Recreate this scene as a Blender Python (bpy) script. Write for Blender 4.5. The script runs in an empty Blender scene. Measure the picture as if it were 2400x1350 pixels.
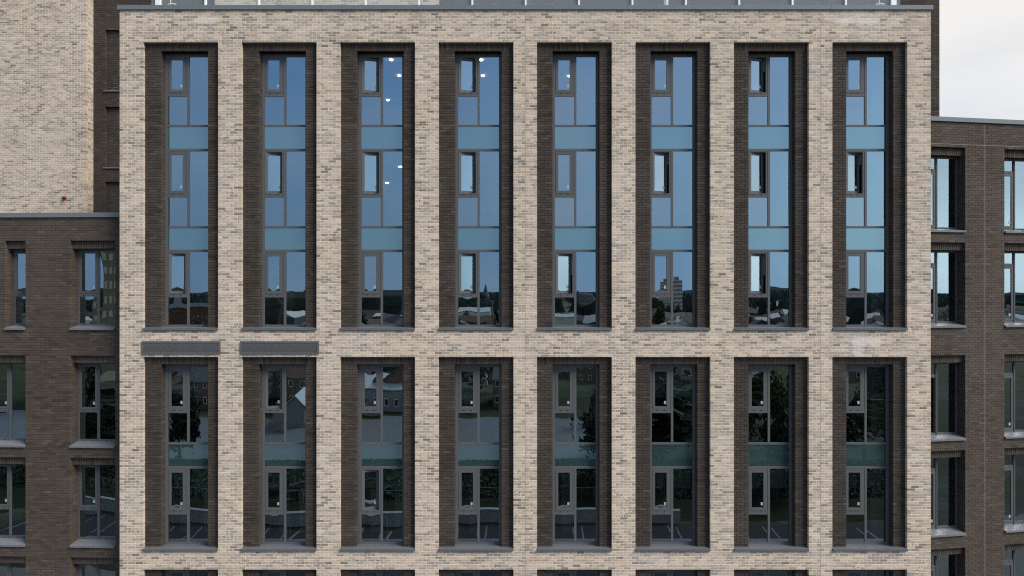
import bpy, math, random
import numpy as np
from math import radians, sin, cos, pi

R = random.Random(7)
NP = np.random.default_rng(11)
sc = bpy.context.scene
COL = sc.collection

# ------------------------------------------------------------------ camera, sky, sun, exposure
D = 19.5            # metres from the lens to the pale facade
ZC = 20.0           # lens height above the street
cam_d = bpy.data.cameras.new('camera')
cam_d.sensor_width = 36.0
cam_d.lens = 24.0
cam_d.clip_start = 0.1
cam_d.clip_end = 6000
cam = bpy.data.objects.new('camera', cam_d)
COL.objects.link(cam)
cam.location = (0, -D, ZC)
cam.rotation_euler = (radians(90), 0, 0)
sc.camera = cam

SUN_EL, SUN_AZ = radians(43), radians(122)     # azimuth from +Y clockwise: right of and slightly behind the lens
wd = bpy.data.worlds.new('World')
sc.world = wd
wd.use_nodes = True
nt = wd.node_tree
nt.nodes.clear()
wo = nt.nodes.new('ShaderNodeOutputWorld')
bg = nt.nodes.new('ShaderNodeBackground')
bg.inputs['Strength'].default_value = 0.12
sky = nt.nodes.new('ShaderNodeTexSky')
sky.sky_type = 'NISHITA'
sky.sun_disc = False
sky.sun_elevation = SUN_EL
sky.sun_rotation = SUN_AZ
sky.altitude = 60
sky.air_density = 1.0
sky.dust_density = 0.4
sky.ozone_density = 2.5
tc = nt.nodes.new('ShaderNodeTexCoord')
mp = nt.nodes.new('ShaderNodeMapping')
mp.inputs['Scale'].default_value = (1.0, 1.0, 3.2)
mp.inputs['Location'].default_value = (3.1, 1.7, 0.4)
nz = nt.nodes.new('ShaderNodeTexNoise')
nz.inputs['Scale'].default_value = 2.1
nz.inputs['Detail'].default_value = 6
nz.inputs['Roughness'].default_value = 0.5
sep = nt.nodes.new('ShaderNodeSeparateXYZ')
mad = nt.nodes.new('ShaderNodeMath'); mad.operation = 'MULTIPLY_ADD'
mad.inputs[1].default_value = 0.36
ramp = nt.nodes.new('ShaderNodeValToRGB')
ramp.color_ramp.elements[0].position = 0.045; ramp.color_ramp.elements[0].color = (0, 0, 0, 1)
ramp.color_ramp.elements[1].position = 0.78; ramp.color_ramp.elements[1].color = (1, 1, 1, 1)
cl = nt.nodes.new('ShaderNodeMix'); cl.data_type = 'RGBA'
cl.inputs[7].default_value = (4.75, 4.70, 4.68, 1)
nt.links.new(tc.outputs['Generated'], mp.inputs['Vector'])
nt.links.new(mp.outputs[0], nz.inputs['Vector'])
nt.links.new(tc.outputs['Generated'], sep.inputs[0])
nt.links.new(sep.outputs['Y'], mad.inputs[0])
nt.links.new(nz.outputs['Fac'], mad.inputs[2])
nt.links.new(mad.outputs[0], ramp.inputs[0])
nt.links.new(ramp.outputs['Color'], cl.inputs[0])
nz2 = nt.nodes.new('ShaderNodeTexNoise'); nz2.inputs['Scale'].default_value = 4.5; nz2.inputs['Detail'].default_value = 5
cr = nt.nodes.new('ShaderNodeValToRGB')
cr.color_ramp.elements[0].position = 0.35; cr.color_ramp.elements[0].color = (0.88, 0.885, 0.90, 1)
cr.color_ramp.elements[1].position = 0.62; cr.color_ramp.elements[1].color = (0.985, 0.975, 0.965, 1)
cs = nt.nodes.new('ShaderNodeVectorMath'); cs.operation = 'SCALE'; cs.inputs['Scale'].default_value = 4.95
nt.links.new(mp.outputs[0], nz2.inputs['Vector']); nt.links.new(nz2.outputs['Fac'], cr.inputs[0])
nt.links.new(cr.outputs[0], cs.inputs[0]); nt.links.new(cs.outputs[0], cl.inputs[7])
# thin blue-grey haze low over the land, paler towards the sun
hz = nt.nodes.new('ShaderNodeMix'); hz.data_type = 'RGBA'
hc = nt.nodes.new('ShaderNodeValToRGB')
while len(hc.color_ramp.elements) < 5:
    hc.color_ramp.elements.new(0.5)
for e_, (p_, c_) in zip(hc.color_ramp.elements, ((0.0, (1.70, 2.65, 4.0)), (0.45, (1.95, 2.95, 4.2)), (0.72, (2.9, 4.3, 5.8)), (0.88, (5.4, 6.9, 7.8)), (1.0, (13.0, 13.2, 12.6)))):
    e_.position = p_; e_.color = (*[v / 14 for v in c_], 1)
hs = nt.nodes.new('ShaderNodeVectorMath'); hs.operation = 'SCALE'; hs.inputs['Scale'].default_value = 14.0
sd = nt.nodes.new('ShaderNodeVectorMath'); sd.operation = 'DOT_PRODUCT'
sd.inputs[1].default_value = (sin(SUN_AZ), cos(SUN_AZ), 0)
m2 = nt.nodes.new('ShaderNodeMapRange'); m2.interpolation_type = 'SMOOTHSTEP'
m2.inputs[1].default_value = 0.42; m2.inputs[2].default_value = 0.02
nt.links.new(tc.outputs['Generated'], sd.inputs[0]); nt.links.new(sd.outputs['Value'], hc.inputs[0])
nt.links.new(hc.outputs[0], hs.inputs[0]); nt.links.new(sep.outputs['Z'], m2.inputs[0])
nt.links.new(m2.outputs[0], hz.inputs[0]); nt.links.new(sky.outputs[0], hz.inputs[6]); nt.links.new(hs.outputs[0], hz.inputs[7])
nt.links.new(hz.outputs[2], cl.inputs[6])
nt.links.new(cl.outputs[2], bg.inputs['Color'])
nt.links.new(bg.outputs[0], wo.inputs['Surface'])

sun_d = bpy.data.lights.new('sun', 'SUN')
sun_d.energy = 3.0
sun_d.angle = radians(28)
sun_d.color = (1.0, 0.93, 0.84)
sun = bpy.data.objects.new('sun', sun_d)
COL.objects.link(sun)
sun.location = (60, -40, 80)
sun.rotation_euler = (pi / 2 - SUN_EL, 0, pi - SUN_AZ)

sc.view_settings.view_transform = 'Standard'
sc.view_settings.look = 'None'
sc.view_settings.exposure = 0.62
sc.view_settings.gamma = 1.0
sc.view_settings.use_curve_mapping = False
sc.render.engine = 'CYCLES'
sc.cycles.use_denoising = False
sc.cycles.filter_width = 1.15
sc.cycles.max_bounces = 6
sc.cycles.transparent_max_bounces = 16
sc.cycles.sample_clamp_indirect = 4.0


# ------------------------------------------------------------------ materials
class NT:
    """small wrapper that adds and links shader nodes"""
    def __init__(s, m):
        s.t = m.node_tree
    def n(s, typ, **kw):
        x = s.t.nodes.new('ShaderNode' + typ)
        for k, v in kw.items():
            setattr(x, k, v)
        return x
    def l(s, a, b):
        s.t.links.new(a, b)
    def val(s, inp, v):
        if hasattr(v, 'bl_rna') and v.bl_rna.identifier.startswith('NodeSocket'):
            s.l(v, inp)
        else:
            inp.default_value = v
    def math(s, op, a, b=0.0, c=0.0, clamp=False):
        x = s.n('Math', operation=op, use_clamp=clamp)
        for i, v in enumerate((a, b, c)):
            s.val(x.inputs[i], v)
        return x.outputs[0]
    def mix(s, f, a, b, blend='MIX'):
        x = s.n('Mix', data_type='RGBA', blend_type=blend)
        s.val(x.inputs[0], f); s.val(x.inputs[6], a); s.val(x.inputs[7], b)
        return x.outputs[2]
    def ramp(s, f, stops):
        x = s.n('ValToRGB')
        e = x.color_ramp.elements
        while len(e) < len(stops):
            e.new(0.5)
        for i, (p, c) in enumerate(stops):
            e[i].position = p
            e[i].color = (c if len(c) == 4 else (*c, 1)) if not isinstance(c, float) else (c, c, c, 1)
        s.val(x.inputs[0], f)
        return x.outputs[0]
    def noise(s, vec, scale, detail=3, rough=0.55, dist=0.0):
        x = s.n('TexNoise')
        if vec is not None:
            s.l(vec, x.inputs['Vector'])
        x.inputs['Scale'].default_value = scale
        x.inputs['Detail'].default_value = detail
        x.inputs['Roughness'].default_value = rough
        x.inputs['Distortion'].default_value = dist
        return x.outputs['Fac']
    def pos(s):
        return s.n('NewGeometry').outputs['Position']
    def vmath(s, op, a, b):
        x = s.n('VectorMath', operation=op)
        s.val(x.inputs[0], a); s.val(x.inputs[1], b)
        return x.outputs[0] if op != 'DISTANCE' else x.outputs[1]


def new_mat(name, rough=0.8, spec=0.3):
    m = bpy.data.materials.new(name)
    m.use_nodes = True
    b = m.node_tree.nodes['Principled BSDF']
    b.inputs['Roughness'].default_value = rough
    b.inputs['Specular IOR Level'].default_value = spec
    return m, NT(m), b


def plain(name, col, rough=0.7, spec=0.3, metal=0.0, var=0.12, scale=6.0, bump=0.0):
    m, t, b = new_mat(name, rough, spec)
    b.inputs['Metallic'].default_value = metal
    f = t.noise(t.pos(), scale, 4)
    lo = tuple(c * (1 - var) for c in col); hi = tuple(min(1, c * (1 + var)) for c in col)
    t.l(t.mix(f, (*lo, 1), (*hi, 1)), b.inputs['Base Color'])
    if bump:
        x = t.n('Bump'); x.inputs['Strength'].default_value = bump; x.inputs['Distance'].default_value = 0.01
        t.l(t.noise(t.pos(), scale * 8, 4), x.inputs['Height']); t.l(x.outputs[0], b.inputs['Normal'])
    return m


def brick_mat(name, stops, smear_col, haze_col, haze, spots=(), scuff=0.0):
    """colour per brick comes from the point attribute 'bt' (joined bricks) or the object colour (single bricks)"""
    m, t, b = new_mat(name, 0.88, 0.2)
    at = t.n('Attribute', attribute_name='bt')
    oi = t.n('ObjectInfo')
    v = t.vmath('ADD', at.outputs['Vector'], oi.outputs['Color'])
    s3 = t.n('SeparateXYZ'); t.l(v, s3.inputs[0])
    tone, smear, off = s3.outputs
    p = t.pos()
    base = t.ramp(tone, stops)
    cmb = t.n('CombineXYZ')
    t.l(t.math('MULTIPLY', off, 37.0), cmb.inputs[0]); t.l(t.math('MULTIPLY', off, 91.0), cmb.inputs[1]); t.l(t.math('MULTIPLY', off, 53.0), cmb.inputs[2])
    pv = t.vmath('ADD', t.vmath('MULTIPLY', p, (1.0, 1.0, 1.9)), cmb.outputs[0])
    sm = t.ramp(t.noise(pv, 11.0, 3, 0.5, 1.4), [(0.52, 0.0), (0.61, 1.0)])
    col = t.mix(t.math('MULTIPLY', smear, sm), base, (*smear_col, 1))
    gr = t.ramp(t.noise(p, 120.0, 3), [(0.3, 0.86), (0.7, 1.1)])
    col = t.mix(1.0, col, gr, 'MULTIPLY')
    hz = t.ramp(t.noise(p, 0.55, 5, 0.6), [(0.45, 0.0), (0.75, 1.0)])
    col = t.mix(t.math('MULTIPLY', hz, haze), col, (*haze_col, 1))
    if scuff:
        sc_ = t.ramp(t.noise(t.vmath('MULTIPLY', p, (0.8, 0.8, 3.5)), 2.6, 5, 0.65, 0.6), [(0.66, 0.0), (0.78, 1.0)])
        col = t.mix(t.math('MULTIPLY', sc_, scuff), col, (0.22, 0.20, 0.185, 1))
    wob = t.noise(p, 7.0, 4)
    for (x, z, rx, rz, c, k) in spots:
        d = t.vmath('SUBTRACT', p, (x, 0, ZC + z))
        d = t.vmath('MULTIPLY', d, (1 / rx, 0.0, 1 / rz))
        ln = t.n('VectorMath', operation='LENGTH'); t.l(d, ln.inputs[0])
        f = t.math('SUBTRACT', 1.0, t.math('ADD', ln.outputs['Value'], t.math('MULTIPLY', t.math('SUBTRACT', wob, 0.5), 1.2)))
        f = t.math('MULTIPLY', t.math('MULTIPLY', f, 2.2, clamp=True), k)
        col = t.mix(f, col, (*c, 1))
    t.l(col, b.inputs['Base Color'])
    bu = t.n('Bump'); bu.inputs['Strength'].default_value = 0.5; bu.inputs['Distance'].default_value = 0.004
    t.l(t.noise(p, 60.0, 4), bu.inputs['Height']); t.l(bu.outputs[0], b.inputs['Normal'])
    return m


WHT, BRN = (0.62, 0.58, 0.54), (0.13, 0.08, 0.035)
PALE_STOPS = [(0.0, (0.135, 0.124, 0.105)), (0.10, (0.235, 0.212, 0.175)), (0.30, (0.365, 0.318, 0.258)),
              (0.6, (0.490, 0.402, 0.308)), (1.0, (0.575, 0.472, 0.366))]
M = {}
M['pale'] = brick_mat('pale_brick', PALE_STOPS, (0.125, 0.116, 0.10), (0.58, 0.51, 0.46), 0.45, spots=[
    (-8.7, 7.65, 0.45, 0.12, WHT, 0.7), (9.55, 7.62, 0.42, 0.09, WHT, 0.95), (10.2, 7.62, 0.38, 0.10, WHT, 0.95), (9.9, 7.72, 0.9, 0.25, WHT, 0.35),
    (10.15, -1.52, 0.6, 0.16, WHT, 0.75), (9.9, -1.75, 0.2, 0.4, WHT, 0.5), (-2.55, 4.70, 0.19, 0.055, BRN, 0.9), (1.3, -1.0, 0.1, 0.14, WHT, 0.7)])
M['dark'] = brick_mat('dark_brick', [(0.0, (0.033, 0.027, 0.0225)), (0.35, (0.050, 0.040, 0.033)), (0.75, (0.066, 0.053, 0.043)), (1.0, (0.092, 0.074, 0.060))],
                      (0.05, 0.05, 0.05), (0.11, 0.10, 0.095), 0.30, scuff=0.5)
M['wing'] = brick_mat('wing_brick', [(0.0, (0.046, 0.039, 0.035)), (0.35, (0.070, 0.056, 0.045)), (0.75, (0.087, 0.069, 0.055)), (1.0, (0.11, 0.089, 0.076))],
                      (0.07, 0.062, 0.058), (0.135, 0.118, 0.105), 0.35, scuff=0.55)
M['pale_mortar'] = plain('pale_mortar', (0.80, 0.69, 0.59), 0.95, 0.1, var=0.14, scale=14)
M['dark_mortar'] = plain('dark_mortar', (0.024, 0.0205, 0.0185), 0.95, 0.1, var=0.5, scale=3)
M['wing_mortar'] = plain('wing_mortar', (0.050, 0.042, 0.036), 0.95, 0.1, var=0.7, scale=1.2)
M['sealant'] = plain('sealant', (0.30, 0.27, 0.245), 0.7, 0.2)
M['frame'] = plain('window_frame_paint', (0.093, 0.098, 0.101), 0.62, 0.2, var=0.06, scale=30)
M['sill'] = plain('sill_paint', (0.105, 0.112, 0.122), 0.38, 0.5, var=0.16, scale=11)
M['sill_pale'] = plain('pale_sill_paint', (0.145, 0.152, 0.163), 0.45, 0.3, var=0.2, scale=14)
M['coping'] = plain('coping_paint', (0.135, 0.160, 0.175), 0.45, 0.4, var=0.08, scale=3)
M['slot'] = plain('black_slot', (0.004, 0.004, 0.004), 0.9, 0.0)
M['sticker'] = plain('white_sticker', (0.36, 0.40, 0.36), 0.6, 0.2, var=0.05)
M['white'] = plain('white_paint', (0.80, 0.80, 0.79), 0.5, 0.3, var=0.04)
M['room_wall'] = plain('room_plaster', (0.34, 0.33, 0.30), 0.9, 0.1, var=0.08, scale=1.5)
M['room_floor'] = plain('room_carpet', (0.07, 0.065, 0.06), 0.95, 0.05)
M['room_ceiling'] = plain('room_ceiling', (0.5, 0.5, 0.48), 0.9, 0.1)
M['blind'] = plain('blind_fabric', (0.28, 0.34, 0.31), 0.9, 0.1, var=0.1)
M['curtain'] = plain('curtain_fabric', (0.45, 0.43, 0.40), 0.95, 0.05)
M['door'] = plain('room_door', (0.36, 0.30, 0.20), 0.6, 0.3)
M['red'] = plain('red_plastic', (0.15, 0.012, 0.012), 0.3, 0.5)
M['black'] = plain('black_metal', (0.012, 0.012, 0.013), 0.4, 0.4)


def glass(name, refl, tint, trans, back=None, film=0.0):
    m = bpy.data.materials.new(name); m.use_nodes = True
    t = NT(m); t.t.nodes.clear()
    o = t.n('OutputMaterial')
    g = t.n('BsdfGlossy'); g.inputs['Roughness'].default_value = 0.0
    g.inputs['Color'].default_value = (*tint, 1)
    if back is None:
        u = t.n('BsdfTransparent'); u.inputs['Color'].default_value = (*trans, 1)
    else:
        u = t.n('BsdfDiffuse'); u.inputs['Color'].default_value = (*back, 1)
    if film:
        df = t.n('BsdfDiffuse'); df.inputs['Color'].default_value = (0.62, 0.66, 0.66, 1)
        u0 = u; u = t.n('MixShader'); u.inputs[0].default_value = film
        t.l(u0.outputs[0], u.inputs[1]); t.l(df.outputs[0], u.inputs[2])
    fr = t.n('Fresnel'); fr.inputs['IOR'].default_value = 1.5
    f = t.math('ADD', fr.outputs[0], refl, clamp=True)
    mx = t.n('MixShader')
    t.l(f, mx.inputs[0]); t.l(u.outputs[0], mx.inputs[1]); t.l(g.outputs[0], mx.inputs[2])
    t.l(mx.outputs[0], o.inputs['Surface'])
    return m


M['glass'] = glass('coated_window_glass', 0.33, (0.61, 0.825, 0.985), (0.50, 0.54, 0.51))
M['glass_low'] = glass('laminated_window_glass', 0.32, (0.65, 0.82, 0.96), (0.46, 0.48, 0.47))
M['spandrel'] = glass('spandrel_glass', 0.26, (0.58, 0.84, 0.96), None, (0.034, 0.064, 0.068))
M['rail_glass'] = glass('balustrade_glass', 0.02, (1.0, 1.0, 0.98), (0.82, 0.88, 0.86), None, 0.17)


def glow(name, col, k):
    m = bpy.data.materials.new(name); m.use_nodes = True
    b = m.node_tree.nodes['Principled BSDF']
    b.inputs['Emission Color'].default_value = (*col, 1)
    b.inputs['Emission Strength'].default_value = k
    return m


M['lamp'] = glow('lamp_glow', (1.0, 0.86, 0.66), 9.0)


# ------------------------------------------------------------------ mesh helpers
def mesh_np(name, V, F, mat, attr=None, smooth=False):
    """V (n,3) floats, F (m,4) quads"""
    me = bpy.data.meshes.new(name)
    V = np.asarray(V, np.float32); F = np.asarray(F, np.int32)
    me.vertices.add(len(V)); me.vertices.foreach_set('co', V.ravel())
    me.loops.add(F.size); me.loops.foreach_set('vertex_index', F.ravel())
    k = F.shape[1]
    me.polygons.add(len(F))
    me.polygons.foreach_set('loop_start', np.arange(0, F.size, k, dtype=np.int32))
    me.polygons.foreach_set('loop_total', np.full(len(F), k, np.int32))
    me.polygons.foreach_set('use_smooth', np.full(len(F), smooth, bool))
    if attr is not None:
        a = me.attributes.new('bt', 'FLOAT_COLOR', 'POINT')
        a.data.foreach_set('color', np.asarray(attr, np.float32).ravel())
    me.materials.append(M[mat])
    me.update(calc_edges=True)
    return me


def link(name, me, parent=None, loc=(0, 0, 0), rz=0.0):
    o = bpy.data.objects.new(name, me)
    COL.objects.link(o)
    o.location = loc
    o.rotation_euler = (0, 0, rz)
    if parent is not None:
        o.parent = parent
    return o


def thing(name, label, cat, loc=(0, 0, 0), rz=0.0, group=None):
    o = link(name, None, None, loc, rz)
    return tag(o, label, cat, group)


def tag(o, label, cat, group=None):
    o['label'] = label; o['category'] = cat
    if group:
        o['group'] = group
    return o


BOXF = np.array([[0, 1, 5, 4], [1, 2, 6, 5], [2, 3, 7, 6], [3, 0, 4, 7], [0, 3, 2, 1], [4, 5, 6, 7]])


def boxes(lst):
    """lst of (x0,x1,y0,y1,z0,z1) -> V,F"""
    V = []; F = []
    for i, (x0, x1, y0, y1, z0, z1) in enumerate(lst):
        V += [(x0, y0, z0), (x1, y0, z0), (x1, y1, z0), (x0, y1, z0), (x0, y0, z1), (x1, y0, z1), (x1, y1, z1), (x0, y1, z1)]
        F.append(BOXF + 8 * i)
    return np.array(V), np.concatenate(F)


def box_obj(name, lst, mat, parent=None, loc=(0, 0, 0), rz=0.0):
    V, F = boxes(lst)
    return link(name, mesh_np(name, V, F, mat), parent, loc, rz)


def prism(name, prof, x0, x1, mat, parent=None, loc=(0, 0, 0), rz=0.0):
    """profile of (y,z) points extruded along x"""
    n = len(prof)
    V = [(x0, y, z) for y, z in prof] + [(x1, y, z) for y, z in prof]
    me = bpy.data.meshes.new(name)
    F = [[i, (i + 1) % n, n + (i + 1) % n, n + i] for i in range(n)] + [list(range(n))[::-1], list(range(n, 2 * n))]
    me.from_pydata(V, [], F); me.materials.append(M[mat]); me.update()
    return link(name, me, parent, loc, rz)


def tube_mesh(name, pts, r, mat, seg=10):
    V = []; F = []
    pts = [np.array(p, float) for p in pts]
    for i, p in enumerate(pts):
        d = pts[min(i + 1, len(pts) - 1)] - pts[max(i - 1, 0)]
        d /= np.linalg.norm(d)
        a = np.cross(d, (0.3, 0.9, 0.2)); a /= np.linalg.norm(a); b = np.cross(d, a)
        rr = r[i] if isinstance(r, (list, tuple)) else r
        for k in range(seg):
            t = 2 * pi * k / seg
            V.append(p + rr * (cos(t) * a + sin(t) * b))
        if i:
            for k in range(seg):
                F.append([(i - 1) * seg + k, (i - 1) * seg + (k + 1) % seg, i * seg + (k + 1) % seg, i * seg + k])
    return mesh_np(name, V, F, mat, smooth=True)


def lathe_mesh(name, prof, mat, seg=20, smooth=True):
    V = []; F = []
    for i, (r, z) in enumerate(prof):
        for k in range(seg):
            t = 2 * pi * k / seg
            V.append((r * cos(t), r * sin(t), z))
        if i:
            for k in range(seg):
                F.append([(i - 1) * seg + k, (i - 1) * seg + (k + 1) % seg, i * seg + (k + 1) % seg, i * seg + k])
    return mesh_np(name, V, F, mat, smooth=smooth)


# ------------------------------------------------------------------ brickwork
C, BL, J = 0.075, 0.225, 0.0115     # course, brick module, joint


class Bricks:
    """bricks in a wall's own frame: u along, w inwards, z up (relative to the lens)"""
    def __init__(s):
        s.b = []
    def add(s, u0, u1, w0, w1, z0, z1, tone=None):
        s.b.append((u0, u1, w0, w1, z0, z1, -1.0 if tone is None else tone))
    def field(s, ua, ub, zb, n, holes, ubase, w0, depth=0.04, edge=0.10, cuts=(), joint=0.012, tone_of=None):
        """n courses up from zb between ua and ub; holes = (u0,u1,z0,z1); full depth at ends and hole edges"""
        for k in range(n):
            z0 = zb + k * C
            zm = z0 + C / 2
            iv = [(ua, ub, True, True)]
            for (h0, h1, hz0, hz1) in holes:
                if hz0 < zm < hz1:
                    nv = []
                    for (a, b, ea, eb) in iv:
                        if h1 <= a or h0 >= b:
                            nv.append((a, b, ea, eb)); continue
                        if h0 > a + 0.01:
                            nv.append((a, h0, ea, True))
                        if h1 < b - 0.01:
                            nv.append((h1, b, True, eb))
                    iv = nv
            for c in cuts:
                nv = []
                for (a, b, ea, eb) in iv:
                    if a + 0.02 < c < b - 0.02:
                        nv += [(a, c - joint / 2, ea, False), (c + joint / 2, b, False, eb)]
                    else:
                        nv.append((a, b, ea, eb))
                iv = nv
            # bed above or below an opening edge: show the full depth
            deep = any(abs(z0 - hz1) < 0.02 or abs(z0 + C - hz0) < 0.02 for (_, _, hz0, hz1) in holes) or k in (0, n - 1)
            off = ubase + (k % 2) * BL / 2
            for (a, b, ea, eb) in iv:
                j0 = math.floor((a - off) / BL + 1e-6)
                ed = [a] + [off + j * BL for j in range(j0 + 1, j0 + 400) if a + 0.045 < off + j * BL < b - 0.045] + [b]
                for i in range(len(ed) - 1):
                    first, last = i == 0, i == len(ed) - 2
                    dp = edge if (deep or (first and ea) or (last and eb)) else depth
                    s.add(ed[i] + (0 if first else J / 2), ed[i + 1] - (0 if last else J / 2), w0, w0 + dp, z0 + J / 2, z0 + C - J / 2,
                          None if tone_of is None else tone_of(z0))
    def jamb(s, ue, side, w0, w1, z0, z1, thick=0.03):
        """bricks lining the cheek of an opening; side=+1 cheek faces +u"""
        n = int(round((z1 - z0) / C))
        for k in range(n):
            a, b = (ue - thick, ue) if side > 0 else (ue, ue + thick)
            zz = z0 + k * C
            if w1 - w0 > 0.2 and k % 2:
                m = (w0 + w1) / 2
                s.add(a, b, w0, m - J / 2, zz + J / 2, zz + C - J / 2)
                s.add(a, b, m + J / 2, w1, zz + J / 2, zz + C - J / 2)
            else:
                s.add(a, b, w0, w1, zz + J / 2, zz + C - J / 2)
    def soldier(s, ua, ub, z0, w0, h=0.215, edge=0.10):
        n = max(1, int(round((ub - ua) / C)))
        p = (ub - ua) / n
        for i in range(n):
            s.add(ua + i * p + (0 if i == 0 else J / 2), ua + (i + 1) * p - (0 if i == n - 1 else J / 2), w0, w0 + edge, z0, z0 + h)


def tones(n, kind):
    t = np.zeros((n, 3))
    if kind == 'pale':
        x = np.clip(NP.normal(0.60, 0.24, n), 0.24, 1.0)
        d = NP.random(n)
        x = np.where(d < 0.05, NP.uniform(0.02, 0.12, n), np.where(d < 0.20, NP.uniform(0.16, 0.36, n), x))
        t[:, 0] = x
        g = NP.random(n)
        t[:, 1] = np.where(g < 0.40, NP.uniform(0.55, 1.0, n), np.where(g < 0.7, NP.uniform(0.0, 0.35, n), 0.0))
    else:
        t[:, 0] = np.clip(NP.normal(0.45, 0.2, n), 0.0, 0.95)
        t[:, 1] = np.where(NP.random(n) < 0.2, 0.4, 0.0)
    t[:, 2] = NP.random(n)
    return t


def chunk(A, tn, jit=0.0012):
    n = len(A)
    u0, u1, w0, w1, z0, z1 = A.T[:6]
    j = NP.normal(0, jit, n)
    w0 = w0 + np.clip(j, -0.0012, 0.0012)
    c = 0.0015
    V = np.zeros((n, 12, 3))
    for i, (uu, zz) in enumerate(((u0, z0), (u1, z0), (u1, z1), (u0, z1))):
        su = 1 if i in (0, 3) else -1
        sz = 1 if i < 2 else -1
        V[:, i, 0], V[:, i, 1], V[:, i, 2] = uu, w1, zz
        V[:, 4 + i, 0], V[:, 4 + i, 1], V[:, 4 + i, 2] = uu, w0 + c, zz
        V[:, 8 + i, 0], V[:, 8 + i, 1], V[:, 8 + i, 2] = uu + su * c, w0, zz + sz * c
    f = []
    for i in range(4):
        k = (i + 1) % 4
        f.append([i, k, 4 + k, 4 + i]); f.append([4 + i, 4 + k, 8 + k, 8 + i])
    f.append([8, 9, 10, 11])
    F = (np.array(f)[None] + 12 * np.arange(n)[:, None, None]).reshape(-1, 4)
    col = np.ones((n, 12, 4)); col[:, :, :3] = tn[:, None, :]
    return V.reshape(-1, 3), F, col.reshape(-1, 4)


SINGLE = {}


def place_bricks(bk, kind, parent, name, focus, base_z=0.0, limit=300, stuff_name='brickwork'):
    """the bricks nearest the middle of the picture are objects of their own, the rest one joined part"""
    A = np.array(bk.b)
    A[:, 4:6] += base_z
    tn = tones(len(A), kind)
    own = A[:, 6] >= 0
    tn[own, 0] = A[own, 6]
    cen = np.stack([(A[:, 0] + A[:, 1]) / 2, (A[:, 4] + A[:, 5]) / 2], 1)
    area = (A[:, 1] - A[:, 0]) * (A[:, 5] - A[:, 4])
    dist = np.hypot(cen[:, 0] - focus[0], cen[:, 1] - focus[1]) + np.where(area < 0.9 * area.max(), 1e3, 0)
    order = np.argsort(dist)
    if len(order) <= limit * 1.15:
        limit = len(order)
    pick, rest = order[:limit], order[limit:]
    for i in pick:
        a = A[i]
        du, dw, dz = a[1] - a[0], a[3] - a[2], a[5] - a[4]
        key = (kind, round(du, 3), round(dw, 3), round(dz, 3))
        if key not in SINGLE:
            V, F, _ = chunk(np.array([[0, du, 0, dw, 0, dz]]), np.zeros((1, 3)), 0.0)
            SINGLE[key] = mesh_np(name, V, F, kind)
        o = link(name, SINGLE[key], parent, (a[0], a[2] + R.uniform(-0.001, 0.001), a[4]))
        o.color = (*tn[i], 1)
    if len(rest):
        V, F, c = chunk(A[rest], tn[rest])
        o = link(stuff_name, mesh_np(stuff_name, V, F, kind, attr=c), parent)
        o.color = (0, 0, 0, 1)
        o['kind'] = 'stuff'


def mortar_boxes(ua, ub, za, zb, holes, w0, w1, inset=0.004):
    """boxes that fill a wall between openings, set back behind the brick faces"""
    us = sorted({ua, ub, *[h for x in holes for h in x[:2] if ua < h < ub]})
    zs = sorted({za, zb, *[h for x in holes for h in x[2:] if za < h < zb]})
    out = []
    inh = lambda u, z: any(h[0] < u < h[1] and h[2] < z < h[3] for h in holes)
    for i in range(len(zs) - 1):
        zm = (zs[i] + zs[i + 1]) / 2
        a = None
        for j in range(len(us)):
            full = j < len(us) - 1 and not inh((us[j] + us[j + 1]) / 2, zm)
            if full and a is None:
                a = us[j]
            if not full and a is not None:
                b = us[j]
                out.append((a + inset, b - inset, w0, w1, zs[i], zs[i + 1]))
                a = None
    return out


# ------------------------------------------------------------------ windows
PANES = {}


def pane_mesh(w, h, mat, var):
    """slightly bowed sheet of glass, lower left corner at the origin, facing -y"""
    key = (round(w, 3), round(h, 3), mat, var)
    if key in PANES:
        return PANES[key]
    r = random.Random(int(w * 1000) * 7 + int(h * 1000) * 13 + var * 101 + len(mat))
    nx, nzz = 6, 10
    bow = r.uniform(0.0003, 0.0014) * min(1.0, w / 0.55) * r.choice((1, 1, -1))
    bow2 = r.uniform(-0.0003, 0.0003)
    tx, tz = r.uniform(-0.002, 0.002), r.uniform(-0.0025, 0.0025)
    V = []; F = []
    for j in range(nzz + 1):
        for i in range(nx + 1):
            a, b = i / nx, j / nzz
            s = 1 - (2 * a - 1) ** 2; q = 1 - (2 * b - 1) ** 4
            V.append((a * w, -bow * s * q - bow2 * sin(2 * pi * b) * s + tx * (a - .5) * w + tz * (b - .5) * h, b * h))
    for j in range(nzz):
        for i in range(nx):
            k = j * (nx + 1) + i
            F.append([k, k + 1, k + nx + 2, k + nx + 1])
    PANES[key] = mesh_np('pane', V, F, mat, smooth=True)
    return PANES[key]


MESHES = {}


def cached_boxes(key, name, lst, mat):
    if key not in MESHES:
        V, F = boxes(lst)
        MESHES[key] = mesh_np(name, V, F, mat)
    return MESHES[key]


def ring(x0, x1, z0, z1, t, y0, y1):
    """four butted bars of width t"""
    return [(x0, x0 + t, y0, y1, z0, z1), (x1 - t, x1, y0, y1, z0, z1), (x0 + t, x1 - t, y0, y1, z0, z0 + t), (x0 + t, x1 - t, y0, y1, z1 - t, z1)]


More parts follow.
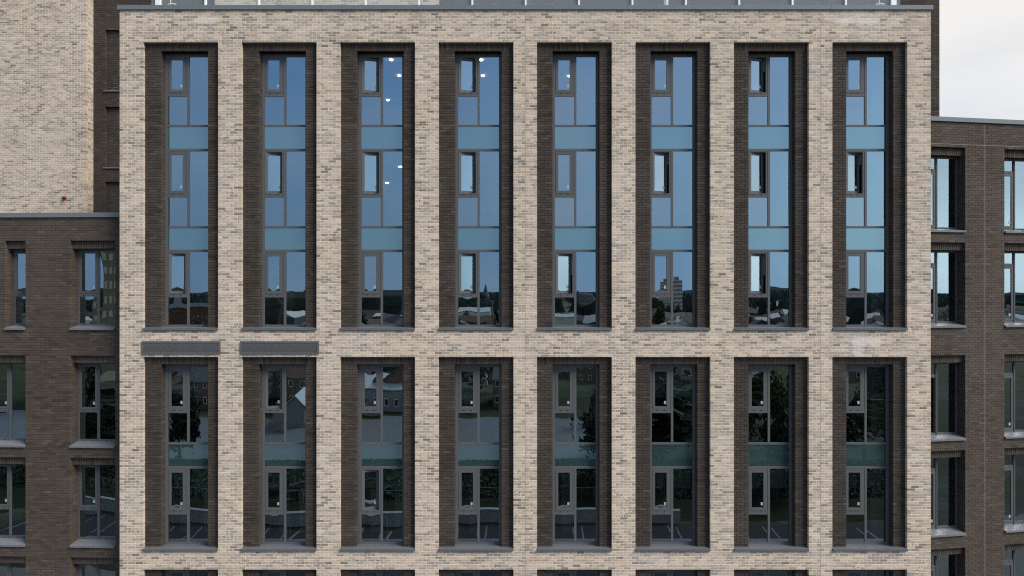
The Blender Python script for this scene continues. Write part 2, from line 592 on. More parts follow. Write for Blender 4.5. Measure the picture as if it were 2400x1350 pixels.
def curtain_mesh(w, h, n=5, amp=0.03):
    key = ('curtain', round(w, 2), round(h, 2), n)
    if key not in MESHES:
        V = []; F = []
        m = n * 6
        for j in range(9):
            b = j / 8
            for i in range(m + 1):
                a = i / m
                V.append((a * w * (0.8 + 0.2 * b), amp * sin(2 * pi * n * a) * (0.6 + 0.4 * (1 - b)), b * h))
        for j in range(8):
            for i in range(m):
                k = j * (m + 1) + i
                F.append([k, k + 1, k + m + 2, k + m + 1])
        MESHES[key] = mesh_np('curtain', V, F, 'curtain', smooth=True)
    return MESHES[key]


FW = 0.34        # depth of the window frames behind the pale face


def sash_parts(par, x0, x1, z0, z1, y, ang, bar=0.068, var=0):
    """casement hinged on its left stile: sash, pane, sticker share the hinge"""
    w, h = x1 - x0, z1 - z0
    loc, rz = (x0, y, z0), radians(ang)
    key = ('sash', round(w, 3), round(h, 3), bar)
    if key not in MESHES:
        V, F = boxes(ring(0, w, 0, h, bar, 0, 0.06) + ring(bar, w - bar, bar, h - bar, 0.008, 0.010, 0.05))
        MESHES[key] = mesh_np('sash', V, F, 'frame')
    link('sash', MESHES[key], par, loc, rz)
    p = link('pane', pane_mesh(w - 2 * bar, h - 2 * bar, 'glass', var), par, loc, rz)
    q = np.array([bar, 0.018])
    p.location = (x0 + q[0] * cos(rz) - q[1] * sin(rz), y + q[0] * sin(rz) + q[1] * cos(rz), z0 + bar)
    st = cached_boxes('sticker', 'sticker', [(0, 0.062, -0.001, 0.001, 0, 0.085)], 'sticker')
    q = np.array([w - bar - 0.075, 0.0155])
    link('sticker', st, par, (x0 + q[0] * cos(rz) - q[1] * sin(rz), y + q[0] * sin(rz) + q[1] * cos(rz), z0 + bar + 0.075), rz)
    hd = cached_boxes('handle', 'handle', [(0, 0.02, 0, 0.02, 0, 0.13), (-0.09, 0.02, 0.02, 0.035, 0.05, 0.07)], 'sill_pale')
    q = np.array([w - bar * 0.6, 0.062])
    link('handle', hd, par, (x0 + q[0] * cos(rz) - q[1] * sin(rz), y + q[0] * sin(rz) + q[1] * cos(rz), z0 + h * 0.42), rz)


# storeys of the tall windows, heights relative to the lens:
# (sash z0,z1), rail bottom, lower pane (z0,z1), right pane (z0,z1)
UP = dict(top=6.80, bottom=-1.128, rows=[((5.691, 6.696), 5.580, (4.743, 5.567), (4.743, 6.715)),
                                        ((2.753, 3.943), 2.640, (1.798, 2.629), (1.798, 3.975)),
                                        ((-0.161, 0.998), -0.260, (-1.066, -0.273), (-1.066, 1.045))],
          spans=[(4.048, 4.687), (1.116, 1.736)])
LO = dict(top=-2.200, bottom=-7.450, rows=[((-3.515, -2.356), -3.608, (-4.489, -3.633), (-4.489, -2.300)),
                                          ((-6.460, -5.295), -6.560, (-7.384, -6.584), (-7.384, -5.250))],
          spans=[(-5.183, -4.551)])
BT = dict(top=-8.105, bottom=-10.60, rows=[((-9.35, -8.20), -9.45, (-10.53, -9.48), (-10.53, -8.15))], spans=[])


def tall_window(par, xi, S, tagname, open_rows, bay, blind_p=0.8):
    """frame mesh is the part; everything that sits in it is a sub-part. xi = left edge of the brick opening, 1.35 m wide"""
    W = 1.35
    e, y0, y1 = 0.083, FW, FW + 0.085
    ml, mr = 0.643, 0.707
    key = ('tallframe', tagname)
    if key not in MESHES:
        L = [(0.003, e, y0, y1, S['bottom'], S['top']), (W - e, W - 0.003, y0, y1, S['bottom'], S['top'])]
        zs = [S['top']]
        for k, (sash, rail, lp, rp) in enumerate(S['rows']):
            top = zs[-1] if k == 0 else S['spans'][k - 1][0]
            hb = rp[1]
            bot = S['spans'][k][1] if k < len(S['spans']) else S['bottom']
            L.append((e, W - e, y0, y1, hb, top))                       # head or transom
            L.append((e, W - e, y0, y1, bot, lp[0]))                    # foot transom
            L.append((ml, mr, y0 - 0.004, y1, lp[0], hb))               # mullion
            L.append((e, ml, y0 + 0.001, y1, lp[1], sash[0] - 0.005))   # vent rail
            cx0, cx1 = 0.104, 0.588
            L += [(e, cx0 - 0.004, y0 + 0.004, y1, sash[0] - 0.005, hb), (cx1 + 0.004, ml, y0 + 0.004, y1, sash[0] - 0.005, hb),
                  (cx0 - 0.004, cx1 + 0.004, y0 + 0.004, y1, sash[1] + 0.004, hb)]
            L += [(0.093, 0.640, y0 - 0.002, y0, lp[1] + 0.085, lp[1] + 0.095)]
        V, F = boxes(L)
        MESHES[key] = mesh_np('window', V, F, 'frame')
    win = link('window', MESHES[key], par, (xi, 0, ZC))
    yg = FW + 0.020
    for k, (sash, rail, lp, rp) in enumerate(S['rows']):
        v = R.randrange(6)
        link('pane', pane_mesh(W - e - mr, rp[1] - rp[0], 'glass', v), win, (mr, yg, rp[0]))
        link('pane', pane_mesh(ml - e, lp[1] - lp[0], 'glass_low', (v + 2) % 6), win, (e, yg, lp[0]))
        sash_parts(win, 0.104, 0.588, sash[0], sash[1], FW - 0.003, 17 * (k in open_rows), var=(v + 4) % 6)
        sl = cached_boxes('slot', 'drain_slot', [(0, 0.045, -0.003, 0.004, 0, 0.014)], 'slot')
        for sx in (0.225, 0.43):
            link('drain_slot', sl, win, (sx, FW, sash[0] - 0.05))
        if R.random() < blind_p:
            drop = {'up': (0.20, 0.17, 0.32), 'lo': (0.42, 0.29), 'bt': (0.4,)}[tagname][k] * (rp[1] - rp[0])
            bl = cached_boxes(('blind', round(drop, 2)), 'blind', [(0.03, W - 0.03, 0, 0.004, -drop, 0), (0.03, W - 0.03, -0.012, 0.016, -drop - 0.025, -drop)], 'blind')
            link('blind', bl, win, (0, FW + 0.16, rp[1] + 0.04))
    for (a, b) in S['spans']:
        link('spandrel_panel', pane_mesh(W - 2 * e, b - a, 'spandrel', R.randrange(6)), win, (e, yg - 0.006, a))
    return win


# ------------------------------------------------------------------ the pale main block
XL = -11.21
WB = 103 * BL                      # whole width
T_UP, B_UP, T_LO, B_LO, T_BT = 7.03, 7.03 - 110 * C, 7.03 - 120 * C, 7.03 - 194 * C, 7.03 - 201 * C
PITCH = 12.5 * BL
main = thing('apartment_block', 'pale brick apartment block with tall dark-framed window bays, facing the camera', 'building', (0, 0, 0))
bays = [XL + 3 * BL + i * PITCH for i in range(8)]
OW = 9.5 * BL
holes = []
for a in bays:
    holes += [(a, a + OW, B_UP, T_UP), (a, a + OW, B_LO, T_LO), (a, a + OW, -30.0, T_BT)]
for a in bays[:2]:
    holes.append((a - 0.04, a + OW + 0.07, T_LO + 0.075, T_LO + 0.45))      # louvre vents
vent_h = holes[-2:]
cuts = [bays[4] - 1.5 * BL, bays[7] - 1.5 * BL]
wall = box_obj('front_wall', [(a, b, w0, w1, z0 + ZC, z1 + ZC) for (a, b, w0, w1, z0, z1) in
                              mortar_boxes(XL, XL + WB, -10.4, T_UP + 12 * C, holes, 0.003, 0.108)], 'pale_mortar', main)
bk = Bricks()
N0 = 30
bk.field(XL, XL + WB, T_BT - N0 * C, N0 + 201 + 12, holes, XL, 0.0, cuts=cuts)
place_bricks(bk, 'pale', wall, 'brick', (0.3, ZC), ZC)
box_obj('movement_joint', [(cuts[0] - 0.005, cuts[0] + 0.005, 0.002, 0.02, ZC - 10.3, ZC + T_UP + 12 * C)], 'sealant', wall)
box_obj('movement_joint', [(cuts[1] - 0.005, cuts[1] + 0.005, 0.002, 0.02, ZC - 10.3, ZC + T_UP + 12 * C)], 'sealant', wall)

# dark recessed panels: 2 bricks, window of 6, 1.5 bricks
DP = 0.112
dk = Bricks(); so = Bricks()
mort = []
for a in bays:
    xi = a + 2 * BL
    for (z0, z1, sold) in ((B_UP, T_UP, True), (B_LO, T_LO, True), (T_BT - N0 * C, T_BT, False)):
        zt = z1 - 3 * C if sold else z1 - 0.05
        wh = (xi, xi + 6 * BL, z0 - 1.0, zt)
        n = int(round((z1 - z0) / C)) - (3 if sold else 0)
        lift = 0.03 if sold else 0.0
        dk.field(a - 0.02, a + OW + 0.02, z0, n, [wh], a, DP, depth=0.03, edge=0.10, tone_of=lambda z: (NP.uniform(0.75, 1.0) if abs(z - 4.66) < 0.04 else -1.0))
        if sold:
            so.soldier(a - 0.02, a + OW + 0.02, zt + 0.005, DP)
        zj = zt - math.floor((zt - z0) / C) * C
        dk.jamb(xi, +1, DP + 0.108, FW + 0.01, zj, zt)
        dk.jamb(xi + 6 * BL, -1, DP + 0.108, FW + 0.01, zj, zt)
        mort += mortar_boxes(a - 0.04, a + OW + 0.04, z0 - (0.0 if sold else 0.4), z1 + 0.04, [wh], DP + 0.003, FW + 0.12)
rw = box_obj('recessed_wall', [(a, b, w0, w1, z0 + ZC, z1 + ZC) for (a, b, w0, w1, z0, z1) in mort], 'dark_mortar', main)
place_bricks(dk, 'dark', rw, 'dark_brick', (0.3, ZC), ZC, stuff_name='dark_brickwork')
place_bricks(so, 'dark', rw, 'soldier_brick', (0.3, ZC), ZC, stuff_name='soldier_course')

# windows, sills
OPEN = {0: {2}, 1: {1}, 2: {0, 1}, 3: {0, 1, 2}, 4: {2}, 5: {1}, 6: {0, 1, 2}, 7: {1}}
OPEN_LO = {1: {0}, 2: {1}}
for i, a in enumerate(bays):
    xi = a + 2 * BL
    tall_window(main, xi, UP, 'up', OPEN.get(i, ()), i, 0.55)
    lw = tall_window(main, xi, LO, 'lo', OPEN_LO.get(i, ()), i, 0.75)
    tall_window(main, xi, BT, 'bt', (), i, 0.5)
    if i < 5:
        link('curtain', curtain_mesh(0.34, 1.95), lw, (0.30 + 0.1 * (i % 2), FW + 0.28, -7.2))
        if i in (0, 1, 2):
            link('curtain', curtain_mesh(0.22, 1.95, 3), lw, (1.0, FW + 0.30, -7.2))
    for zb, bot in ((B_UP, UP['bottom']), (B_LO, LO['bottom'])):
        zf = zb + 0.012
        prism('window_sill', [(-0.045, zf), (-0.045, zf + 0.062), (0.10, zf + 0.078), (FW + 0.03, bot + 0.004), (FW + 0.03, zf + 0.01), (0.0, zf + 0.01), (-0.03, zf)],
              a + 0.004, a + OW - 0.004, 'sill', main, (0, 0, ZC))

# louvre vents
for h in vent_h:
    x0, x1, z0, z1 = h[0] + 0.004, h[1] - 0.004, h[2] + 0.004, h[3] - 0.004
    v = box_obj('louvre_vent', ring(x0, x1, z0 + ZC, z1 + ZC, 0.05, -0.028, 0.09) + [], 'frame', main)
    box_obj('backing', [(x0 + 0.05, x1 - 0.05, 0.085, 0.09, z0 + ZC + 0.05, z1 + ZC - 0.05)], 'slot', v)
    n = 9
    for k in range(n):
        zz = z0 + ZC + 0.05 + (k + 0.15) * (z1 - z0 - 0.1) / n
        prism('slat', [(-0.02, zz), (-0.02, zz + 0.015), (0.02, zz + 0.021), (0.02, zz + 0.016)], x0 + 0.05, x1 - 0.05, 'sill_pale', v)

# coping in lengths, dark shadow gap below it
zc0 = T_UP + 12 * C + 0.012 + ZC
for k in range(8):
    a, b = XL - 0.045 + k * (WB + 0.09) / 8, XL - 0.045 + (k + 1) * (WB + 0.09) / 8
    prism('coping', [(-0.045, zc0), (-0.045, zc0 + 0.125), (0.0, zc0 + 0.135), (0.42, zc0 + 0.120), (0.42, zc0), (-0.035, zc0)],
          a + (0 if k == 0 else 0.0025), b - (0 if k == 7 else 0.0025), 'coping', main)

# inside: slabs, partitions, back wall, roof, lower storeys
DEEP = 9.0
for k, (z0, z1) in enumerate(((7.25, 7.62), (4.25, 4.60), (1.32, 1.66), (-1.62, -1.27), (-4.95, -4.62), (-7.92, -7.56), (-10.9, -10.62))):
    box_obj('floor_slab', [(XL + 0.12, XL + WB - 0.12, FW + 0.14, DEEP, z0 + ZC, z1 + ZC - 0.02)], 'room_ceiling', main)
    if k:
        box_obj('carpet', [(XL + 0.12, XL + WB - 0.12, FW + 0.14, DEEP, z1 + ZC - 0.016, z1 + ZC)], 'room_floor', main)
for k in range(9):
    xp = XL + 1.5 * BL + k * PITCH
    box_obj('partition', [(xp - 0.06, xp + 0.06, FW + 0.125, DEEP, ZC - 10.6, ZC + 7.24)], 'room_wall', main)
box_obj('back_wall', [(XL + 0.12, XL + WB - 0.12, DEEP + 0.01, DEEP + 0.2, 0, ZC + 7.6)], 'room_wall', main)
box_obj('pilaster', [(10.84, 11.55, FW + 0.75, FW + 0.95, ZC - 10.6, ZC + 7.24)], 'white', main)
box_obj('side_wall', [(XL + 0.02, XL + 0.11, 0.12, DEEP + 0.2, 0, ZC + 7.8)], 'dark_mortar', main)
box_obj('side_wall', [(XL + WB - 0.11, XL + WB - 0.02, 0.12, DEEP + 0.2, 0, ZC + 7.8)], 'dark_mortar', main)
box_obj('lower_wall', [(XL, XL + WB, 0.02, 0.4, 0, ZC - 10.65)], 'pale_mortar', main)
box_obj('roof_deck', [(XL + 0.12, XL + WB - 0.12, 0.43, 7.0, ZC + 7.625, ZC + 7.68)], 'sealant', main)

# ------------------------------------------------------------------ dark side wings
def wing_window(par, u0, zlt, zsb, style, wdep, var, opened=False, W=1.35):
    """zlt = underside of the soldier course, zsb = window foot"""
    y0, y1 = wdep, wdep + 0.085
    e = 0.055
    zt, zb = zlt - 0.005, zsb
    H = zt - zb
    key = ('wing', style, round(H, 3), round(wdep, 2), W)
    ml, mr = 0.60, 0.67
    one = W < 1.0                     # a single narrow light
    if one:
        ml = W - e
    if style == 'low':                # opening sash above, fixed light below
        cut = zb + 0.90 - zb
    else:                             # small light above, tall sash below
        cut = H - 0.42
    if key not in MESHES:
        L = [(0.003, e, y0, y1, 0, H), (W - e, W - 0.003, y0, y1, 0, H), (e, W - e, y0, y1, H - 0.06, H), (e, W - e, y0, y1, 0, 0.055),
             (ml, mr, y0 - 0.004, y1, 0.055, H - 0.06), (ml + 0.022, mr - 0.022, y0 - 0.02, y0 - 0.005, 0.0, H - 0.02),
             (e, ml, y0 + 0.002, y1, cut - 0.045, cut + 0.045)]
        if one:
            L = L[:4] + L[6:]
        V, F = boxes(L)
        MESHES[key] = mesh_np('window', V, F, 'frame')
    win = link('window', MESHES[key], par, (u0, 0, zb + ZC))
    yg = wdep + 0.020
    if not one:
        link('pane', pane_mesh(W - e - mr, H - 0.115, 'glass', var % 6), win, (mr, yg, 0.055))
    if style == 'low':
        link('pane', pane_mesh(ml - e, cut - 0.10, 'glass', (var + 1) % 6), win, (e, yg, 0.055))
        sash_parts(win, e + 0.006, ml - 0.006, cut + 0.05, H - 0.066, wdep - 0.004, 14 if opened else 0, 0.055, (var + 2) % 6)
        zs = (0.02, cut - 0.01)
    else:
        link('pane', pane_mesh(ml - e, H - 0.06 - cut - 0.045, 'glass', (var + 1) % 6), win, (e, yg, cut + 0.045))
        sash_parts(win, e + 0.006, ml - 0.006, 0.061, cut - 0.05, wdep - 0.004, 14 if opened else 0, 0.06, (var + 2) % 6)
        zs = (cut - 0.01,)
    sl = cached_boxes('slot', 'drain_slot', [(0, 0.045, -0.003, 0.004, 0, 0.014)], 'slot')
    for z in zs:
        for sx in (0.17, 0.45):
            link('drain_slot', sl, win, (sx, wdep, z))
    if style == 'low' and not one:
        link('drain_slot', sl, win, (0.85, wdep, 0.02))
    return win


def wing(label, ox, oy, th, ua, ub, z_top, z_bot, wins, style, wdep, cuts, ubase, sill_mat, focus, opened, cop_slope=0.0, cop=0.13):
    g = thing('side_wing', label, 'building', (ox, oy, 0), th, 'dark brick side wings')
    zb0 = wins[0][1] - round((wins[0][1] - z_bot) / C) * C
    snap = lambda z: zb0 + round((z - zb0) / C) * C
    n = int(math.floor((z_top - zb0) / C))
    hl, sd, jb = [], Bricks(), Bricks()
    bk = Bricks()
    for (u0, zt, zs, *wd_) in wins:
        zt, zs = snap(zt), snap(zs)
        hl.append((u0, u0 + (wd_[0] if wd_ else 1.35), zs, zt))
    bk.field(ua, ub, zb0, n, hl, ubase, 0.0, cuts=cuts, depth=0.03)
    mo = mortar_boxes(ua, ub, zb0, zb0 + n * C + 0.03, hl, 0.003, wdep + 0.09)
    for (u0, u1, zs, zt) in hl:
        sd.soldier(u0 - 0.02, u1 + 0.02, zt - 0.225, 0.10, 0.22, wdep - 0.10)
        bk.jamb(u0, +1, 0.108, wdep + 0.01, zs, zt)
        bk.jamb(u1, -1, 0.108, wdep + 0.01, zs, zt)
    w = box_obj('front_wall', [(a, b, w0, w1, z0 + ZC, z1 + ZC) for (a, b, w0, w1, z0, z1) in mo], 'wing_mortar', g)
    place_bricks(bk, 'wing', w, 'brick', (focus[0], ZC + focus[1]), ZC)
    place_bricks(sd, 'wing', w, 'soldier_brick', (focus[0], ZC + focus[1]), ZC, stuff_name='soldier_course')
    for c in cuts:
        box_obj('movement_joint', [(c - 0.005, c + 0.005, 0.001, 0.02, ZC + zb0, ZC + zb0 + n * C)], 'sealant', w)
    for k, (u0, u1, zs, zt) in enumerate(hl):
        wing_window(g, u0, zt - 0.225, zs + 0.125, style, wdep, k, opened=k in opened, W=round(u1 - u0, 4))
        prism('window_sill', [(-0.05, zs + 0.005), (-0.05, zs + 0.06), (wdep + 0.02, zs + 0.128), (wdep + 0.02, zs + 0.02), (-0.035, zs + 0.005)],
              u0 + 0.004, u1 + 0.0 - 0.004, sill_mat, g, (0, 0, ZC))
    zc = ZC + zb0 + n * C + 0.012
    m = 3
    for k in range(m):
        a, b = ua + k * (ub - ua) / m, ua + (k + 1) * (ub - ua) / m
        prism('coping', [(-0.045, zc), (-0.045, zc + cop), (0.0, zc + cop + 0.01), (0.45, zc + cop), (0.45, zc), (-0.035, zc)], a + 0.002, b - 0.002, 'coping', g)
    # shell and rooms
    box_obj('roof_deck', [(ua, ub, 0.46, 6.0, zc - 0.1, zc - 0.02)], 'sealant', g)
    box_obj('back_wall', [(ua, ub, 6.0, 6.15, 0, zc)], 'room_wall', g)
    box_obj('lower_wall', [(ua, ub, 0.02, 0.4, 0, ZC + zb0)], 'wing_mortar', g)
    box_obj('end_wall', [(ua, ua + 0.1, wdep + 0.1, 6.0, 0, zc - 0.1)], 'room_wall', g)
    box_obj('end_wall', [(ub - 0.1, ub, wdep + 0.1, 6.0, 0, zc - 0.1)], 'room_wall', g)
    done = []
    for (u0, u1, zs, zt) in hl:
        if not any(abs(zs - d) < 0.3 for d in done):
            done.append(zs)
            box_obj('floor_slab', [(ua + 0.1, ub - 0.1, wdep + 0.1, 5.99, ZC + zs - 0.3, ZC + zs + 0.05)], 'room_ceiling', g)
    us = sorted({round(h[0], 3) for h in hl if h[1] - h[0] > 1})
    for u in us[1:]:
        box_obj('partition', [(u - 0.72, u - 0.60, wdep + 0.1, 5.98, ZC + z_bot, zc - 0.12)], 'room_wall', g)
    return g, hl


# left: nearly parallel, half a metre back
lw_u = [-1.475, -1.475 - 2.70, ]
LWIN = [(u, zt, zs) for (zt, zs) in ((1.3875, -1.24), (-2.0125, -4.66), (-4.975, -7.59), (-7.875, -10.4)) for u in lw_u]
LWIN[1] = (lw_u[1] + 6 * BL - 2.75 * BL, 1.3875, -1.24, 2.75 * BL)
left, lh = wing('dark brown brick wing with two window columns, beside the pale block under the red bell', -11.50 - 0.0, 0.5, radians(-2.0), -5.3, 0.35, 2.07, -9.6,
                LWIN, 'low', 0.32, (), -1.475, 'sill_pale', (-1.8, -1.0), {1})
RWIN = [(u, zt, zs) for (zt, zs) in ((4.21, 1.655), (1.33, -1.20), (-2.0, -4.56), (-4.87, -7.38), (-7.76, -10.2)) for u in (-0.142, 2.555)]
right, rh = wing('dark brown brick wing angled away below the white sky', 12.41, 0.8, radians(9.0), -0.6, 4.6, 5.0, -9.8,
                 RWIN, 'high', 0.30, (1.88,), -0.142, 'sill_pale', (1.7, 0.0), {4})
for zs in (rh[4][2], rh[6][2]):
    dr = box_obj('inner_door', [(1.79, 1.83, 0.75, 1.65, ZC + zs + 0.06, ZC + zs + 2.15)], 'door', right)
    box_obj('handle', [(1.75, 1.789, 0.86, 1.00, ZC + zs + 1.05, ZC + zs + 1.08)], 'black', dr)
for g, zz in ((right, 4.30),):
    box_obj('bed_joint', [(-0.5, 4.5, -0.002, 0.01, ZC + zz - 0.006, ZC + zz + 0.004)], 'sealant', g)

# ------------------------------------------------------------------ the taller building behind
YR = 6.7
rear = thing('rear_tower', 'tall building of pale and dark brick rising behind the roof terrace', 'building', (0, YR, 0))
rb, rd = Bricks(), Bricks()
mo_p, mo_d = [], []
zb = 1.9
n = int(11.2 / C)
xr = -16.34
rb.field(-21.0, xr, zb, n, [], xr, 0.0, depth=0.03)
rb.jamb(xr, +1, 0.108, 0.45, zb, zb + n * C, 0.03)
mo_p += mortar_boxes(-24.0, xr, zb - 12.0, 19.0, [], 0.003, 0.44)
x1, x2 = (503 - 1200) / 1600 * (D + YR), (1027 - 1200) / 1600 * (D + YR)
rb.field(x1, x2, 9.4, 50, [], x1, 0.0, depth=0.03)
rb.jamb(x2, +1, 0.108, 0.45, 9.4, 9.4 + 50 * C, 0.03)
mo_p += mortar_boxes(x1, x2, 7.7, 19.0, [], 0.003, 0.44)
Yd = D + YR + 0.45
xa, xb = xr, 1002 / 1600 * Yd
s = Yd / 1600
pan = []
for (py0, py1) in ((69, 216), (248, 396), (427, 580)):
    pan.append(((247 - 1200) * s, (247 - 1200) * s + 1.35, (675 - py1) * s, (675 - py0) * s))
zbd = 1.9
pan = [(a, b, zbd + round((c - zbd) / C) * C, zbd + round((d - zbd) / C) * C) for (a, b, c, d) in pan]
rd.field(xa + 0.01, -13.0, zbd, n, pan, pan[0][0], 0.45, depth=0.03)
for (a, b, c, d) in pan:
    rd.field(a - 0.02, b + 0.02, c, int(round((d - c) / C)), [], a, 0.56, depth=0.03)
    mo_d += [(a - 0.05, b + 0.05, 0.565, 0.7, c - 0.02, d + 0.02)]
rd.field(-13.0 + 0.01, x1 - 0.01, 9.4, 50, [], x1, 0.45, depth=0.03)
rd.field(x2 + 0.01, 14.6, 9.4, 50, [], x2, 0.45, depth=0.03)
rd.field(14.61, xb, zb, n + 60, [], xb, 0.45, depth=0.03)
mo_d += mortar_boxes(xa + 0.005, xb - 0.004, zb - 12.0, 19.0, pan + [(-11.3, 12.05, -40.0, 7.7)], 0.453, 0.56)
pw = box_obj('pale_wall', [(a, b, w0, w1, z0 + ZC, z1 + ZC) for (a, b, w0, w1, z0, z1) in mo_p], 'pale_mortar', rear)
dw = box_obj('dark_wall', [(a, b, w0, w1, z0 + ZC, z1 + ZC) for (a, b, w0, w1, z0, z1) in mo_d], 'dark_mortar', rear)
place_bricks(rb, 'pale', pw, 'brick', (-17.6, ZC + 7.0), ZC)
place_bricks(rd, 'dark', dw, 'dark_brick', (-15.6, ZC + 6.5), ZC, stuff_name='dark_brickwork')
for (a, b, c, d) in pan:
    prism('blind_window_sill', [(0.40, c - 0.01), (0.40, c + 0.035), (0.56, c + 0.05), (0.56, c - 0.01)], a - 0.06, b, 'sill_pale', dw, (0, 0, ZC))
box_obj('core', [(-24.0, -11.3, 0.72, 12.0, 0, ZC + 19.0), (12.05, xb - 0.1, 0.72, 12.0, 0, ZC + 19.0), (-11.3, 12.05, 0.72, 12.0, ZC + 7.7, ZC + 19.0)], 'dark_mortar', rear)

# ------------------------------------------------------------------ balustrade on the roof edge
YB = 0.35
sB = 1600 / (D + YB)
bal = thing('glass_balustrade', 'clear glass balustrade with white posts along the roof edge', 'balustrade', (0, YB, ZC + 7.68))
xs = [371] + [482 + 125.0 * i for i in range(13)] + [2094]
px = [(p - 1200) / sB for p in xs]
for i, x in enumerate(px):
    hw = 0.075 if i in (0, len(px) - 1) else 0.024
    box_obj('post', [(x - hw, x + hw, -0.03, 0.03, 0, 1.35)], 'white', bal)
    if i:
        gme = pane_mesh(round(x - px[i - 1] - 0.02, 3), 1.2, 'rail_glass', i % 6)
        link('glass_panel', gme, bal, (px[i - 1] + 0.01, 0.036, 0.1))
link('glass_panel', pane_mesh(0.22, 1.2, 'rail_glass', 3), bal, (px[0] - 0.22, 0.036, 0.1))
link('glass_panel', pane_mesh(0.22, 1.2, 'rail_glass', 4), bal, (px[-1] + 0.0, 0.036, 0.1))
box_obj('handrail', [(px[0] - 0.22, px[-1] + 0.22, -0.03, 0.03, 1.352, 1.39)], 'white', bal)
# white round post further in on the terrace
p1 = link('drain_pipe', lathe_mesh('drain_pipe', [(0.0, 0.0), (0.07, 0.0), (0.07, 3.4), (0.0, 3.4)], 'white'), None, ((1561 - 1200) / 1600 * (D + 2.2), 2.2, ZC + 7.68))
tag(p1, 'stout white pipe standing upright behind the balustrade, right of the middle', 'pipe')
for k, (p, lab) in enumerate(((400, 'white bent-tube stand behind the balustrade near the pale rear tower'), (2060, 'white bent-tube stand behind the balustrade near the white sky'))):
    Y = D + 0.9
    st = thing('tube_stand', lab, 'stand', ((p - 1200) / 1600 * Y, 0.9, ZC + 7.68), 0, 'white tube stands on the roof terrace')
    link('pole', tube_mesh('pole', [(0, 0, 0), (0, 0, 2.0)], 0.014, 'white'), st)
    link('hoop', tube_mesh('hoop', [(-0.16, 0, 0), (-0.13, 0, 0.66), (-0.06, 0, 0.80), (0.05, 0, 0.82), (0.16, 0, 0.79)], 0.02, 'white'), st)
    link('foot', lathe_mesh('foot', [(0.0, 0.0), (0.2, 0.0), (0.2, 0.03), (0.03, 0.05), (0, 0.05)], 'white'), st)

# red alarm sounder on the pale rear wall
al = thing('alarm_bell', 'small round red alarm sounder on the pale rear brick wall', 'alarm', ((151.5 - 1200) / 1600 * (D + YR), YR - 0.001, ZC + (675 - 464) / 1600 * (D + YR)))
def lathe_y(name, prof, mat, seg=20):
    me = lathe_mesh(name, prof, mat, seg)
    co = np.zeros(len(me.vertices) * 3, np.float32); me.vertices.foreach_get('co', co)
    co = co.reshape(-1, 3); co = np.stack([co[:, 0], -co[:, 2], co[:, 1]], 1)
    me.vertices.foreach_set('co', co.ravel().astype(np.float32)); me.update()
    return me
al.scale = (0.85, 0.85, 0.85)
link('base', lathe_y('base', [(0, 0), (0.085, 0), (0.085, 0.03), (0.06, 0.035), (0, 0.035)], 'red'), al)
link('dome', lathe_y('dome', [(0.072, 0.03), (0.074, 0.06), (0.066, 0.095), (0.04, 0.118), (0, 0.125)], 'red'), al)
link('horn', tube_mesh('horn', [(0, -0.03, -0.05), (0.005, -0.05, -0.12)], [0.05, 0.018], 'red'), al)

# ------------------------------------------------------------------ lights inside
def lx(p, y):
    return (p - 1200) / 1600 * y
LIGHTS = [(917, 142, 7.2, 'lit round ceiling light nearest the glass, highest window of the third bay'),
          (936, 179, 7.2, 'second lit ceiling light, highest window of the third bay'),
          (909, 236, 7.2, 'lit ceiling light deepest in the room, highest window of the third bay'),
          (1128, 142, 7.2, 'lit ceiling light nearest the glass, highest window of the fourth bay'),
          (1132, 179, 7.2, 'lit ceiling light second from the glass, highest window of the fourth bay'),
          (1334, 180, 7.2, 'single lit ceiling light showing through the fifth bay casement'),
          (938, 391, 4.22, 'lit ceiling light nearest the glass, middle window of the third bay'),
          (907, 429, 4.22, 'lit ceiling light deeper in the room, middle window of the third bay')]
lm = lathe_mesh('lens', [(0, -0.055), (0.04, -0.054), (0.06, -0.04), (0.064, 0.0)], 'lamp')
lr = lathe_mesh('trim_ring', [(0.062, -0.012), (0.075, -0.012), (0.08, 0.0)], 'white')
for (a, b, z, lab) in LIGHTS:
    Y = z * 1600 / (675 - b)
    t = thing('ceiling_light', lab, 'ceiling light', (lx(a, Y), Y - D, ZC + (7.25 if z > 5 else 4.25)), 0, 'lit ceiling lights')
    link('lens', lm, t); link('trim_ring', lr, t)
for (a, b, Y, lab) in ((701, 661, 21.9, 'black cone pendant lamp hanging in the second bay'), (717, 664.5, 24.5, 'small pendant lamp deeper in the room of the second bay')):
    z = (675 - b) / 1600 * Y
    t = thing('pendant_lamp', lab, 'lamp', (lx(a, Y), Y - D, ZC + z), 0, 'pendant lamps')
    link('lamp_shade', lathe_mesh('lamp_shade', [(0.098, 0.0), (0.10, 0.004), (0.045, 0.13), (0.03, 0.16), (0.028, 0.235), (0.0, 0.24)], 'black'), t)
    link('bulb', lathe_mesh('bulb', [(0.0, 0.002), (0.092, 0.004), (0.092, 0.012), (0.0, 0.013)], 'lamp'), t)
    link('cord', tube_mesh('cord', [(0, 0, 0.23), (0, 0, 1.32 - z)], 0.005, 'black', 6), t)

